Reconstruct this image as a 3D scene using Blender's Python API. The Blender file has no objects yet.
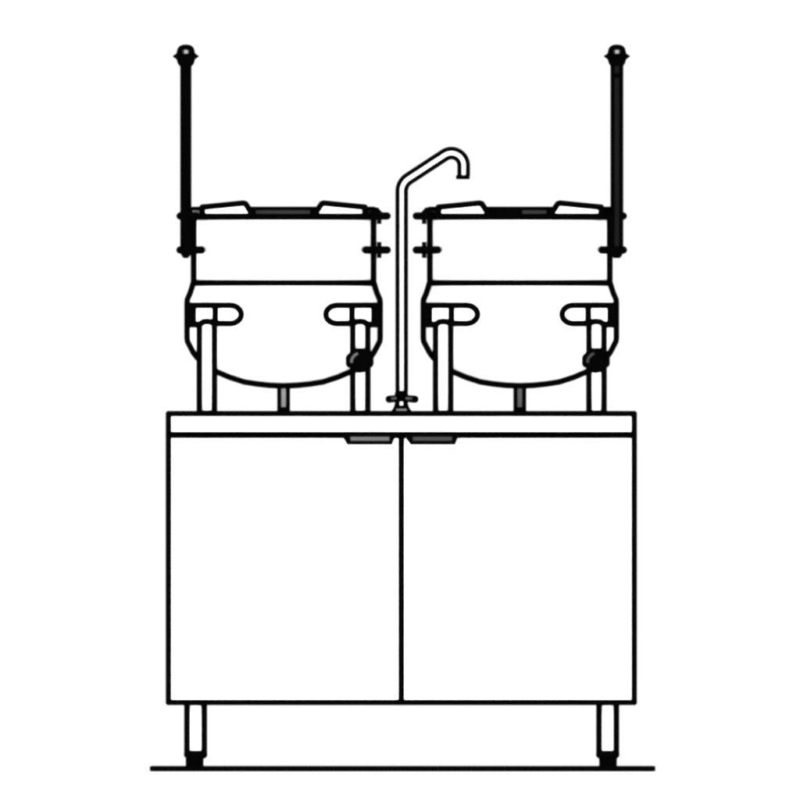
import bpy, math, random
from mathutils import Vector

S = 0.0023            # metres per drawing unit
CX, FLOOR = 400.0, 765.6
SC = bpy.context.scene
COL = SC.collection


def W(p):
    """drawing units (x, depth, height-down) -> metres"""
    return Vector(((p[0] - CX) * S, p[1] * S, (FLOOR - p[2]) * S))


# ------------------------------------------------------------ materials
def material(name, col, var=0.0, rough=0.9):
    m = bpy.data.materials.new(name)
    m.use_nodes = True
    nt = m.node_tree
    b = nt.nodes['Principled BSDF']
    b.inputs['Roughness'].default_value = rough
    b.inputs['Specular IOR Level'].default_value = 0.0
    tc = nt.nodes.new('ShaderNodeTexCoord')
    n = nt.nodes.new('ShaderNodeTexNoise')
    n.inputs['Scale'].default_value = 40
    r = nt.nodes.new('ShaderNodeMapRange')
    r.inputs['To Min'].default_value = 1 - var
    r.inputs['To Max'].default_value = 1.0
    mx = nt.nodes.new('ShaderNodeVectorMath')
    mx.operation = 'SCALE'
    mx.inputs[0].default_value = (col, col, col)
    nt.links.new(tc.outputs['Object'], n.inputs['Vector'])
    nt.links.new(n.outputs['Fac'], r.inputs['Value'])
    nt.links.new(r.outputs['Result'], mx.inputs['Scale'])
    nt.links.new(mx.outputs['Vector'], b.inputs['Base Color'])
    return m


WHITE, BLACK, GREY, DARK, MID, LIGHT, IRON = 0, 1, 2, 3, 4, 5, 6
MATS = [material('white_enamel', 0.94, 0.01),
        material('black_trim', 0.0006),
        material('grey_metal', 0.062, 0.05),
        material('dark_grey_metal', 0.014, 0.05),
        material('mid_grey_metal', 0.025, 0.05),
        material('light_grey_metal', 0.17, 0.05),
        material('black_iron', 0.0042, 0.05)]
LW = 3.15             # half width of the black edging


# ------------------------------------------------------------ mesh builder
class MB:
    def __init__(self):
        self.v, self.f, self.m = [], [], []

    def add(self, vs, fs, mat):
        o = len(self.v)
        self.v += [Vector(p) for p in vs]
        self.f += [tuple(i + o for i in f) for f in fs]
        self.m += [mat] * len(fs)
        return self

    def box(self, x0, x1, y0, y1, z0, z1, mat=WHITE):
        vs = [(x, y, z) for x in (x0, x1) for y in (y0, y1) for z in (z0, z1)]
        return self.add(vs, [(0, 1, 3, 2), (4, 6, 7, 5), (0, 4, 5, 1), (2, 3, 7, 6), (0, 2, 6, 4), (1, 5, 7, 3)], mat)

    def ball(self, c, r, mat=BLACK, n=10, sc=(1, 1, 1)):
        vs, fs = [], []
        for i in range(n + 1):
            t = math.pi * i / n
            for j in range(2 * n):
                a = math.pi * j / n
                vs.append((c[0] + r * sc[0] * math.sin(t) * math.cos(a), c[1] + r * sc[1] * math.sin(t) * math.sin(a), c[2] - r * sc[2] * math.cos(t)))
        k = 2 * n
        for i in range(n):
            for j in range(k):
                fs.append((i * k + j, i * k + (j + 1) % k, (i + 1) * k + (j + 1) % k, (i + 1) * k + j))
        return self.add(vs, fs, mat)

    def tube(self, path, r=LW, mat=BLACK, closed=False, n=12, caps=True):
        P = [Vector(p) for p in path]
        N = len(P)
        T = []
        for i in range(N):
            a = P[(i - 1) % N] if (closed or i > 0) else P[i]
            b = P[(i + 1) % N] if (closed or i < N - 1) else P[i]
            d1 = (P[i] - a)
            d2 = (b - P[i])
            d1 = d1.normalized() if d1.length > 1e-9 else d2.normalized()
            d2 = d2.normalized() if d2.length > 1e-9 else d1
            T.append((d1 + d2).normalized())
        u = T[0].orthogonal().normalized()
        vs, fs = [], []
        for i in range(N):
            u = (u - T[i] * u.dot(T[i])).normalized()
            w = T[i].cross(u)
            for j in range(n):
                a = 2 * math.pi * j / n
                vs.append(P[i] + (u * math.cos(a) + w * math.sin(a)) * r)
        M = N if closed else N - 1
        for i in range(M):
            k = (i + 1) % N
            # best matching offset when the ring closes
            off = 0
            if closed and k == 0:
                off = min(range(n), key=lambda q: (vs[i * n] - vs[q]).length)
            for j in range(n):
                fs.append((i * n + j, i * n + (j + 1) % n, k * n + (j + 1 + off) % n, k * n + (j + off) % n))
        if not closed and caps:
            fs.append(tuple(range(n - 1, -1, -1)))
            fs.append(tuple((N - 1) * n + j for j in range(n)))
        return self.add(vs, fs, mat)

    def line(self, pts, r=LW, mat=BLACK, closed=False):
        """edging with rounded joints"""
        q = list(pts) + ([pts[0]] if closed else [])
        for a, b in zip(q, q[1:]):
            self.tube([a, b], r, mat)
        for p in pts:
            self.ball(p, r, mat, 8)
        return self

    def box_edges(self, x0, x1, y0, y1, z0, z1, r=LW):
        X, Y, Z = (x0, x1), (y0, y1), (z0, z1)
        for y in Y:
            self.line([(x0, y, z0), (x1, y, z0), (x1, y, z1), (x0, y, z1)], r, closed=True)
        for x in X:
            for z in Z:
                self.tube([(x, y0, z), (x, y1, z)], r)
        return self

    def lathe(self, c, prof, mat=WHITE, n=96, a0=0.0, a1=2 * math.pi, cap=True):
        """prof: (radius, z) pairs; axis vertical through c=(x,y)"""
        full = abs(a1 - a0) > 2 * math.pi - 1e-6
        k = n if full else n + 1
        vs, fs = [], []
        for r, z in prof:
            for j in range(k):
                a = a0 + (a1 - a0) * j / n
                vs.append((c[0] + r * math.cos(a), c[1] + r * math.sin(a), z))
        for i in range(len(prof) - 1):
            for j in range(n):
                jj = (j + 1) % k
                fs.append((i * k + j, i * k + jj, (i + 1) * k + jj, (i + 1) * k + j))
        if full and cap:
            fs.append(tuple(range(k)))
            fs.append(tuple((len(prof) - 1) * k + j for j in range(k - 1, -1, -1)))
        return self.add(vs, fs, mat)

    def ring(self, c, R, z, r=LW, mat=BLACK, n=96):
        return self.tube([(c[0] + R * math.cos(2 * math.pi * i / n), c[1] + R * math.sin(2 * math.pi * i / n), z) for i in range(n)], r, mat, closed=True)

    def prism(self, poly, y0, y1, mat=WHITE):
        n = len(poly)
        vs = [(x, y0, z) for x, z in poly] + [(x, y1, z) for x, z in poly]
        fs = [tuple(range(n)), tuple(range(2 * n - 1, n - 1, -1))]
        fs += [(i, n + i, n + (i + 1) % n, (i + 1) % n) for i in range(n)]
        return self.add(vs, fs, mat)

    def build(self, name, parent=None, smooth=True):
        o3 = parent['_o'] if parent is not None else (CX, 0, FLOOR)
        base = W(o3)
        used = sorted(set(self.m))
        me = bpy.data.meshes.new(name)
        me.from_pydata([W(p) - base for p in self.v], [], self.f)
        for k in used:
            me.materials.append(MATS[k])
        me.polygons.foreach_set('material_index', [used.index(k) for k in self.m])
        me.update()
        import bmesh
        bm = bmesh.new()
        bm.from_mesh(me)
        bmesh.ops.recalc_face_normals(bm, faces=bm.faces[:])
        bm.to_mesh(me)
        bm.free()
        if smooth:
            me.polygons.foreach_set('use_smooth', [True] * len(me.polygons))
            me.set_sharp_from_angle(angle=math.radians(35))
        ob = bpy.data.objects.new(name, me)
        COL.objects.link(ob)
        if parent is not None:
            ob.parent = parent
        ob['_o'] = o3
        return ob


def thing(name, label, cat, origin, group=None):
    o = bpy.data.objects.new(name, None)
    o.empty_display_size = 0.05
    COL.objects.link(o)
    o.location = W(origin)
    o['label'] = label
    o['category'] = cat
    o['_o'] = origin
    if group:
        o['group'] = group
    return o


def arc(cx, cz, r, a0, a1, n=16):
    return [(cx + r * math.cos(math.radians(a0 + (a1 - a0) * i / n)), cz - r * math.sin(math.radians(a0 + (a1 - a0) * i / n))) for i in range(n + 1)]


# ------------------------------------------------------------ floor
fl = MB()
pts = []
x0, x1, z0, z1, rr = 149.6, 655.6, 765.6, 771.6, 2.6
pts += arc(x0 + rr, z0 + rr, rr, 180, 90, 6) + arc(x1 - rr, z0 + rr, rr, 90, 0, 6)
pts += arc(x1 - rr, z1 - rr, rr, 0, -90, 6) + arc(x0 + rr, z1 - rr, rr, -90, -180, 6)
fl.prism(pts, -190, -184, BLACK)
fl.prism(pts, 184, 190, BLACK)
for xa, xb in ((x0, x0 + 6), (x1 - 6, x1)):
    fl.box(xa, xb, -184, 184, z0 + 0.4, z1 - 0.4, BLACK)
fl.box(x0 + 6, x1 - 6, -184, 184, 766.4, z1 - 0.6, WHITE)
f = fl.build('floor')
f['kind'] = 'structure'
f['label'] = 'thin white floor slab with a black edge'

# ------------------------------------------------------------ cabinet
YF, YB = -150.0, 150.0
XL, XR = 168.5, 634.2
cab = thing('cabinet', 'white two-door base cabinet with black edges under both kettles', 'cabinet', (401.3, 0, FLOOR))

b = MB()
b.box(XL + 0.5, XR - 0.5, YF + 10, YB, 435.2, 701.8)
b.box_edges(XL, XR, YF + 10, YB, 436.0, 702.2, 3.0)
b.build('body', cab)

t = MB()
t.box(XL, XR, YF - 1, YB, 413.6, 434.4)
t.box_edges(XL, XR, YF - 1, YB, 413.7, 434.5, LW)
t.tube([(XL, YF - 1, 434.9), (XR, YF - 1, 434.9)], LW)
t.build('countertop', cab)


def door(xa, xb, hp, hg, ea, eb):
    d = MB()
    d.box(xa, xb, YF, YF + 9, 435.4, 702.0)
    z0, z1 = 436.2, 702.4
    for p, q, r in (((xa, YF, z0), (xb, YF, z0), 2.4), ((xa, YF, z1), (xb, YF, z1), LW),
                    ((xa, YF, z0), (xa, YF, z1), ea), ((xb, YF, z0), (xb, YF, z1), eb)):
        d.tube([p, q], r)
        d.ball(p, r)
        d.ball(q, r)
    o = d.build('door', cab)
    h = MB()
    h.prism(hp, YF - 14, YF, BLACK)
    h.prism(hg[0], YF - 14.6, YF - 14.01, hg[1])
    h.build('handle', o)
    return o


HZ = 433.5
door(XL, 400.5, [(342.6, HZ), (342.6, 437.2), (347.2, 444.9), (392.0, 444.9), (395.2, 437.2), (395.2, HZ)],
     ([(350.6, 437.0), (350.6, 440.6), (389.2, 440.6), (389.2, 437.0)], GREY), LW, 2.5)
door(402.1, XR, [(404.8, HZ), (404.8, 437.2), (410.6, 444.9), (455.4, 444.9), (458.3, 437.2), (458.3, HZ)],
     ([(413.0, 437.0), (413.0, 440.6), (451.8, 440.6), (451.8, 437.0)], MID), 2.5, LW)

for y in (-122.0, 122.0):
    for xc, xf in ((195.6, 194.6), (607.7, 608.0)):
        l = MB()
        l.lathe((xc, y), [(5.7, 702.5), (5.7, 751.5)], WHITE, 32)
        for s in (-1, 1):
            l.tube([(xc + s * 8.7, y, 703), (xc + s * 8.7, y, 752)], 3.2)
        l.ring((xc, y), 7.4, 704, 1.6, n=32)
        lg = l.build('leg', cab)
        q = MB()
        q.lathe((xc, y), [(8, 750.4), (11.6, 750.9), (11.9, 752), (11.9, 756.2), (9.8, 758.4), (8.0, 759.0)], BLACK, 32)
        q.lathe((xf, y), [(8.0, 756), (9.2, 758.0), (9.1, 766.4)], BLACK, 32)
        q.build('foot', lg)


# ------------------------------------------------------------ kettles
def offset_profile(pr, d):
    out = []
    for i, (r, z) in enumerate(pr):
        a = pr[max(i - 1, 0)]
        c = pr[min(i + 1, len(pr) - 1)]
        dr, dz = c[0] - a[0], c[1] - a[1]
        L = math.hypot(dr, dz)
        # profile runs downwards, inside is towards the axis / upwards
        nr, nz = -dz / L, dr / L
        out.append((max(r + nr * d, 0.0), z + nz * d))
    return out


def kettle(kx, side, label, strips, pole_r, pole_core, stem_mat, lever_x, arc_mat):
    k = thing('tilting_kettle', label, 'kettle', (kx, 0, 413.6), 'steam kettles standing on the cabinet')
    c = (kx, 0)
    # upper pot wall
    p = MB()
    p.lathe(c, [(86.9, 217), (86.9, 283.2)], WHITE, 128)
    p.ring(c, 88.3, 282.9, 3.2, n=128)
    for s in (-1, 1):
        p.tube([(kx + s * 90.0, 0, 216), (kx + s * 90.0, 0, 283)], 3.25)
        p.ball((kx + s * 90.0, 0, 283), 3.25)
    p.build('pot', k)
    # round bottomed jacket
    prof = [(90.4, 283.0), (91.6, 287.5), (93.4, 293.0), (96.2, 299.5), (96.5, 303), (96.5, 338), (96.0, 341.5), (93.2, 347.0), (90.0, 353.0), (86.5, 357.5),
            (77.5, 365.2), (66.5, 371.9), (54.0, 377.2), (39.5, 381.9), (27, 383.9), (14, 385.3), (0.0, 385.9)]
    j = MB()
    j.lathe(c, offset_profile(prof, 3.0), WHITE, 128)
    for s in (-1, 1):
        j.tube([(kx + s * r, 0, z) for r, z in prof], 3.15, n=16)
    j.build('jacket', k)
    # lid
    l = MB()
    l.lathe(c, [(0.1, 209.5), (92.0, 209.5), (92.0, 217.0), (0.1, 217.0)], BLACK, 128, cap=False)
    l.lathe(c, [(0.1, 207.6), (89.5, 207.6), (89.5, 209.4)], WHITE, 128, cap=False)
    l.ring(c, 90.3, 209.0, 2.7, n=128)
    l.ring(c, 89.8, 216.8, 3.5, n=128)
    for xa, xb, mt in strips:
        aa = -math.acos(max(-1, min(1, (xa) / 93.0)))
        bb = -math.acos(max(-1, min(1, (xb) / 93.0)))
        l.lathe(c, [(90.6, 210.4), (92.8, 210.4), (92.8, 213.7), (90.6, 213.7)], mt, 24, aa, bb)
    l.build('lid', k)
    # the two raised hinged flaps on the lid
    for s in (-1, 1):
        poly = [(kx + s * 81.2, 207.2), (kx + s * 40.4, 203.2), (kx + s * 38.0, 203.9), (kx + s * 31.9, 213.2), (kx + s * 31.6, 216.3), (kx + s * 81.2, 216.3)]
        w = MB()
        w.prism(poly, -95.5, 20, WHITE)
        for y in (-95.5, 20):
            w.line([(x, y, z) for x, z in poly], 3.25, closed=True)
        for x, z in poly:
            w.tube([(x, -95.5, z), (x, 20, z)], 3.25)
        w.build('lid_flap', k)
    # hinge brackets beside the rim and on the pot wall
    for s in (-1, 1):
        for zz in (216.0, 250.0):
            h = MB()
            lo, hi = (78.2, 107.6) if zz > 230 else (84.0, 107.5)
            r = 4.0
            pa, pb = kx + s * lo, kx + s * hi
            pa, pb = min(pa, pb), max(pa, pb)
            poly = arc(pa + r, zz, r, 90, 270, 10) + arc(pb - r, zz, r, -90, 90, 10)
            h.prism(poly, -55, -38, BLACK)
            if s != side:
                h.tube([(kx + s * 95.7, -50, zz - (8.3 if zz > 230 else 3)), (kx + s * 95.7, -50, zz + 8.2)], 2.45)
                if zz < 230:   # sloped ear joining the rim
                    h.prism([(kx + s * 88, 207.2), (kx + s * 94.5, 207.2), (kx + s * 100, 213.5), (kx + s * 88, 214)], -57, -39, BLACK)
            h.build('hinge_bracket', k)
    # tilting lever
    px, py = lever_x, -50
    v = MB()
    v.lathe((px, py), [(pole_r, 62), (pole_r, 252.5), (pole_r - 1.6, 256), (pole_r - 3.6, 258.4)], BLACK, 40)
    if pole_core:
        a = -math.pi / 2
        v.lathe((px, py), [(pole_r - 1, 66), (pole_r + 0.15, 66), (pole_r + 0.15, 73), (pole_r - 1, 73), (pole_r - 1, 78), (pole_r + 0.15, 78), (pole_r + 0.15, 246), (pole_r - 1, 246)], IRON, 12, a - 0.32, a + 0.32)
    lv = v.build('tilt_lever', k)
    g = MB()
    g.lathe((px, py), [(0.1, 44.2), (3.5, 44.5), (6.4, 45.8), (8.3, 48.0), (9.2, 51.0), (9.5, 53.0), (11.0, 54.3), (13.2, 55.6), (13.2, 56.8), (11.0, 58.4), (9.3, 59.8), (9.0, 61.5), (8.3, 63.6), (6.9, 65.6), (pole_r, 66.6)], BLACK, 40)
    g.prism([(px - 3.6, 50.2), (px + 3.6, 50.2), (px + 3.2, 53.9), (px - 3.2, 53.9)], py - 9.8, py - 6, DARK)  # painted highlight on the ball: grey patch, lighter core next
    g.prism([(px - 1.6, 50.0), (px + 2.0, 50.0), (px + 2.0, 53.5), (px - 1.6, 53.5)], py - 10.2, py - 9.81, LIGHT)  # bright core of the painted highlight
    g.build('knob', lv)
    # carrying brackets and posts (a pair in front, a pair behind)
    for yy in (-1, 1):
        for s in (-1, 1):
            X = lambda r: kx + s * r
            q = MB()
            zt, zb = 305.4, 323.6
            endc = arc(0, (zt + zb) / 2, (zb - zt) / 2, 90, -90, 14)
            inner = [(X(53.6 - dx * 1.24), z) for dx, z in endc]                       # rounded inner end
            bump = [(X(69.5), 323.4), (X(72.5), 321.9), (X(76.5), 321.4), (X(80.5), 321.9), (X(83.5), 324.0), (X(88), 324.6)]
            poly = [(X(93.0), zt)] + inner + bump + [(X(93.0), 324.6)]
            ya, yb = sorted((yy * 100.0, yy * 58.0))
            q.prism(poly, ya, yb, WHITE)
            yf = yy * 100.0
            q.line([(x, yf, z) for x, z in poly], 3.3, closed=True)
            q.line([(x, yy * 58.0, z) for x, z in poly], 2.0, closed=True)
            q.tube([(X(68.4), yf, zt), (X(68.4), yf, zb)], 3.4)
            xa, xb = sorted((X(87.2), X(96.2)))
            q.box(xa, xb, ya - 1, yb + 1, 302.6, 327.2, BLACK)  # shaded outer side edge of the bracket, put in as solid black
            q.build('bracket', k)
            o = MB()
            yc = yy * 84.0
            o.lathe((X(76.7), yc), [(4.7, 322.5), (4.7, 413.4)], WHITE, 32)
            for e in (-1, 1):
                o.tube([(X(76.7) + e * 7.5, yc, 323.5), (X(76.7) + e * 7.5, yc, 413.4)], 3.2)
            o.ring((X(76.7), yc), 7.2, 412.8, 2.6, n=32)
            o.build('support_leg', k)
    # drain pipe
    d = MB()
    d.lathe(c, [(2.8, 386), (2.8, 413.4)], stem_mat, 24)
    for e in (-1, 1):
        d.tube([(kx + e * 4.3, 0, 385), (kx + e * 4.3, 0, 413.4)], 2.5)
    d.ring(c, 3.6, 409.6, 2.6, n=24)
    d.ring(c, 3.6, 387.2, 1.4, n=24)
    d.build('drain_pipe', k)
    # valve knob on the right hand front post
    vx, vz = kx + 75.9, 360.9
    n = MB()
    for rad, y0, y1 in ((12.4, -108, -92), (9.5, -111, -108)):
        n.prism([(vx + rad * math.cos(a) * 1.0, vz - rad * math.sin(a)) for a in [2 * math.pi * i / 32 for i in range(32)]], y0, y1, BLACK)
    n.prism([(vx - 7.2, 347.9), (vx + 6.2, 347.9), (vx + 13.0, 351.6), (vx + 13, 360), (vx - 11, 360), (vx - 11, 353.6)], -107, -93, BLACK)
    rect = []
    for sx, sz, a0 in ((1, -1, 90), (1, 1, 0), (-1, 1, -90), (-1, -1, 180)):
        rect += arc(vx + 0.2 + sx * 9.4, vz - 0.2 + sz * 2.6, 4.8, a0, a0 - 90, 6)
    n.prism(rect, -106, -94, BLACK)
    n.tube([(vx - 1.8, -111.2, 353.3), (vx - 4.4, -111.2, 354.8), (vx - 6.9, -111.2, 357.5), (vx - 7.9, -111.2, 360.2), (vx - 8.0, -111.2, 362.6)], 1.35, arc_mat, n=8)
    n.tube([(vx, -94, vz), (vx, -84, vz)], 4.5, BLACK)
    n.build('valve_knob', k)
    return k


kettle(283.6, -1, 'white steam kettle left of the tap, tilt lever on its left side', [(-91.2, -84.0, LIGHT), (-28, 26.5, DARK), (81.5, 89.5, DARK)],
       5.9, False, LIGHT, 185.8, GREY)
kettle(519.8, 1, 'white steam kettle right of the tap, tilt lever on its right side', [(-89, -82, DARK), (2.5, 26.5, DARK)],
       6.7, True, GREY, 616.9, MID)

# ------------------------------------------------------------ tap
tap = thing('tap', 'tall swan-neck tap with cross handle standing between the kettles', 'tap', (401.6, 30, 413.6))
TY = 30
base = MB()
base.lathe((401.4, TY), [(11.4, 413.6), (11.0, 411.4), (8.6, 408.6), (7.6, 406.4), (6.7, 403.0), (6.7, 400)], BLACK, 40)
base.box(396.4, 406.6, TY - 12.2, TY - 8, 408.9, 410.7, LIGHT)
base.box(399.9, 402.9, TY - 9.4, TY - 5, 401.9, 405.2, WHITE)
base.build('base', tap)
hd = MB()
hd.lathe((401.4, TY), [(4.0, 390.5), (6.4, 391.8), (6.9, 394), (6.9, 401.5), (6.2, 403)], BLACK, 40)
bar = arc(385.3 + 3.8, 399.2, 3.9, 90, 270, 10) + [(397, 402.2), (406, 402.2)] + arc(418.7 - 3.8, 399.2, 3.9, -90, 90, 10) + [(408, 394.9), (395, 394.9)]
hd.prism(bar, TY - 4, TY + 4, BLACK)
hd.prism([(391.2, 397.6), (396.4, 397.0), (396.4, 399.3), (391.2, 399.5)], TY - 7.2, TY - 3, GREY)
hd.prism([(405.8, 397.0), (412.2, 397.6), (412.0, 399.5), (405.8, 399.4)], TY - 7.2, TY - 3, GREY)
hd.build('cross_handle', tap)


def fillet(pts, rad, n=10):
    out = [Vector(pts[0])]
    for i in range(1, len(pts) - 1):
        p, a, c = Vector(pts[i]), Vector(pts[i - 1]), Vector(pts[i + 1])
        d1, d2 = (a - p).normalized(), (c - p).normalized()
        ang = d1.angle(d2)
        tt = rad[i - 1] / math.tan(ang / 2)
        A, B = p + d1 * tt, p + d2 * tt
        ctr = p + (d1 + d2).normalized() * (rad[i - 1] / math.sin(ang / 2))
        va, vb = A - ctr, B - ctr
        full = va.angle(vb)
        for q in range(n + 1):
            u = q / n
            w = (va * math.sin((1 - u) * full) + vb * math.sin(u * full)) / math.sin(full)
            out.append(ctr + w)
    out.append(Vector(pts[-1]))
    return out


# centreline of the spout in its own plane
line = fillet([(401.7, 392), (401.7, 183.2), (463.7, 142.6), (463.7, 176)], [15, 12.3], 16)
nrm = []
for i, p in enumerate(line):
    a = line[max(i - 1, 0)]
    c = line[min(i + 1, len(line) - 1)]
    d = (c - a).normalized()
    nrm.append(Vector((-d.y, d.x)))
sp = MB()
sp.tube([(p.x, TY, p.y) for p in line], 2.2, WHITE, n=20)
for s in (-1, 1):
    sp.tube([(p.x + q.x * 4.1 * s, TY, p.y + q.y * 4.1 * s) for p, q in zip(line, nrm)], 2.55, BLACK, n=12)
spo = sp.build('spout', tap)
nz = MB()
nz.lathe((462.9, TY), [(6.2, 174.9), (7.1, 175.6), (7.1, 178.8), (6.2, 179.5)], BLACK, 32)
nz.build('nozzle', spo)

for o in COL.objects:
    if '_o' in o:
        del o['_o']

# ------------------------------------------------------------ light
w = bpy.data.worlds.new('World')
SC.world = w
w.use_nodes = True
bg = w.node_tree.nodes['Background']
bg.inputs['Color'].default_value = (1, 1, 1, 1)
bg.inputs['Strength'].default_value = 1.15


def area(name, loc, target, size, power):
    L = bpy.data.lights.new(name, 'AREA')
    L.size = size
    L.energy = power
    o = bpy.data.objects.new(name, L)
    COL.objects.link(o)
    o.location = loc
    o.rotation_euler = (Vector(target) - Vector(loc)).to_track_quat('-Z', 'Y').to_euler()
    return o


area('fill_light', (0, -5.5, 0.6), (0, 0, 0.85), 3.0, 640)  # unseen frontal lamp, added to lift the front faces to full white
area('fill_light', (-4.5, -3.5, 0.5), (0, 0, 1.0), 3.0, 120)  # unseen lamps left and right, added to brighten the kettle sides
area('fill_light', (4.5, -3.5, 0.5), (0, 0, 1.0), 3.0, 120)

# ------------------------------------------------------------ camera
cd = bpy.data.cameras.new('camera')
cd.type = 'ORTHO'
cd.ortho_scale = 800 * S
cd.clip_end = 100
cam = bpy.data.objects.new('camera', cd)
COL.objects.link(cam)
cam.location = (0, -4.0, (FLOOR - 400) * S)
cam.rotation_euler = (math.radians(90), 0, 0)
SC.camera = cam

SC.view_settings.view_transform = 'Standard'
SC.view_settings.look = 'None'
SC.view_settings.exposure = 0
SC.view_settings.gamma = 1
SC.render.film_transparent = False
SC.cycles.max_bounces = 8
SC.cycles.filter_width = 3.0
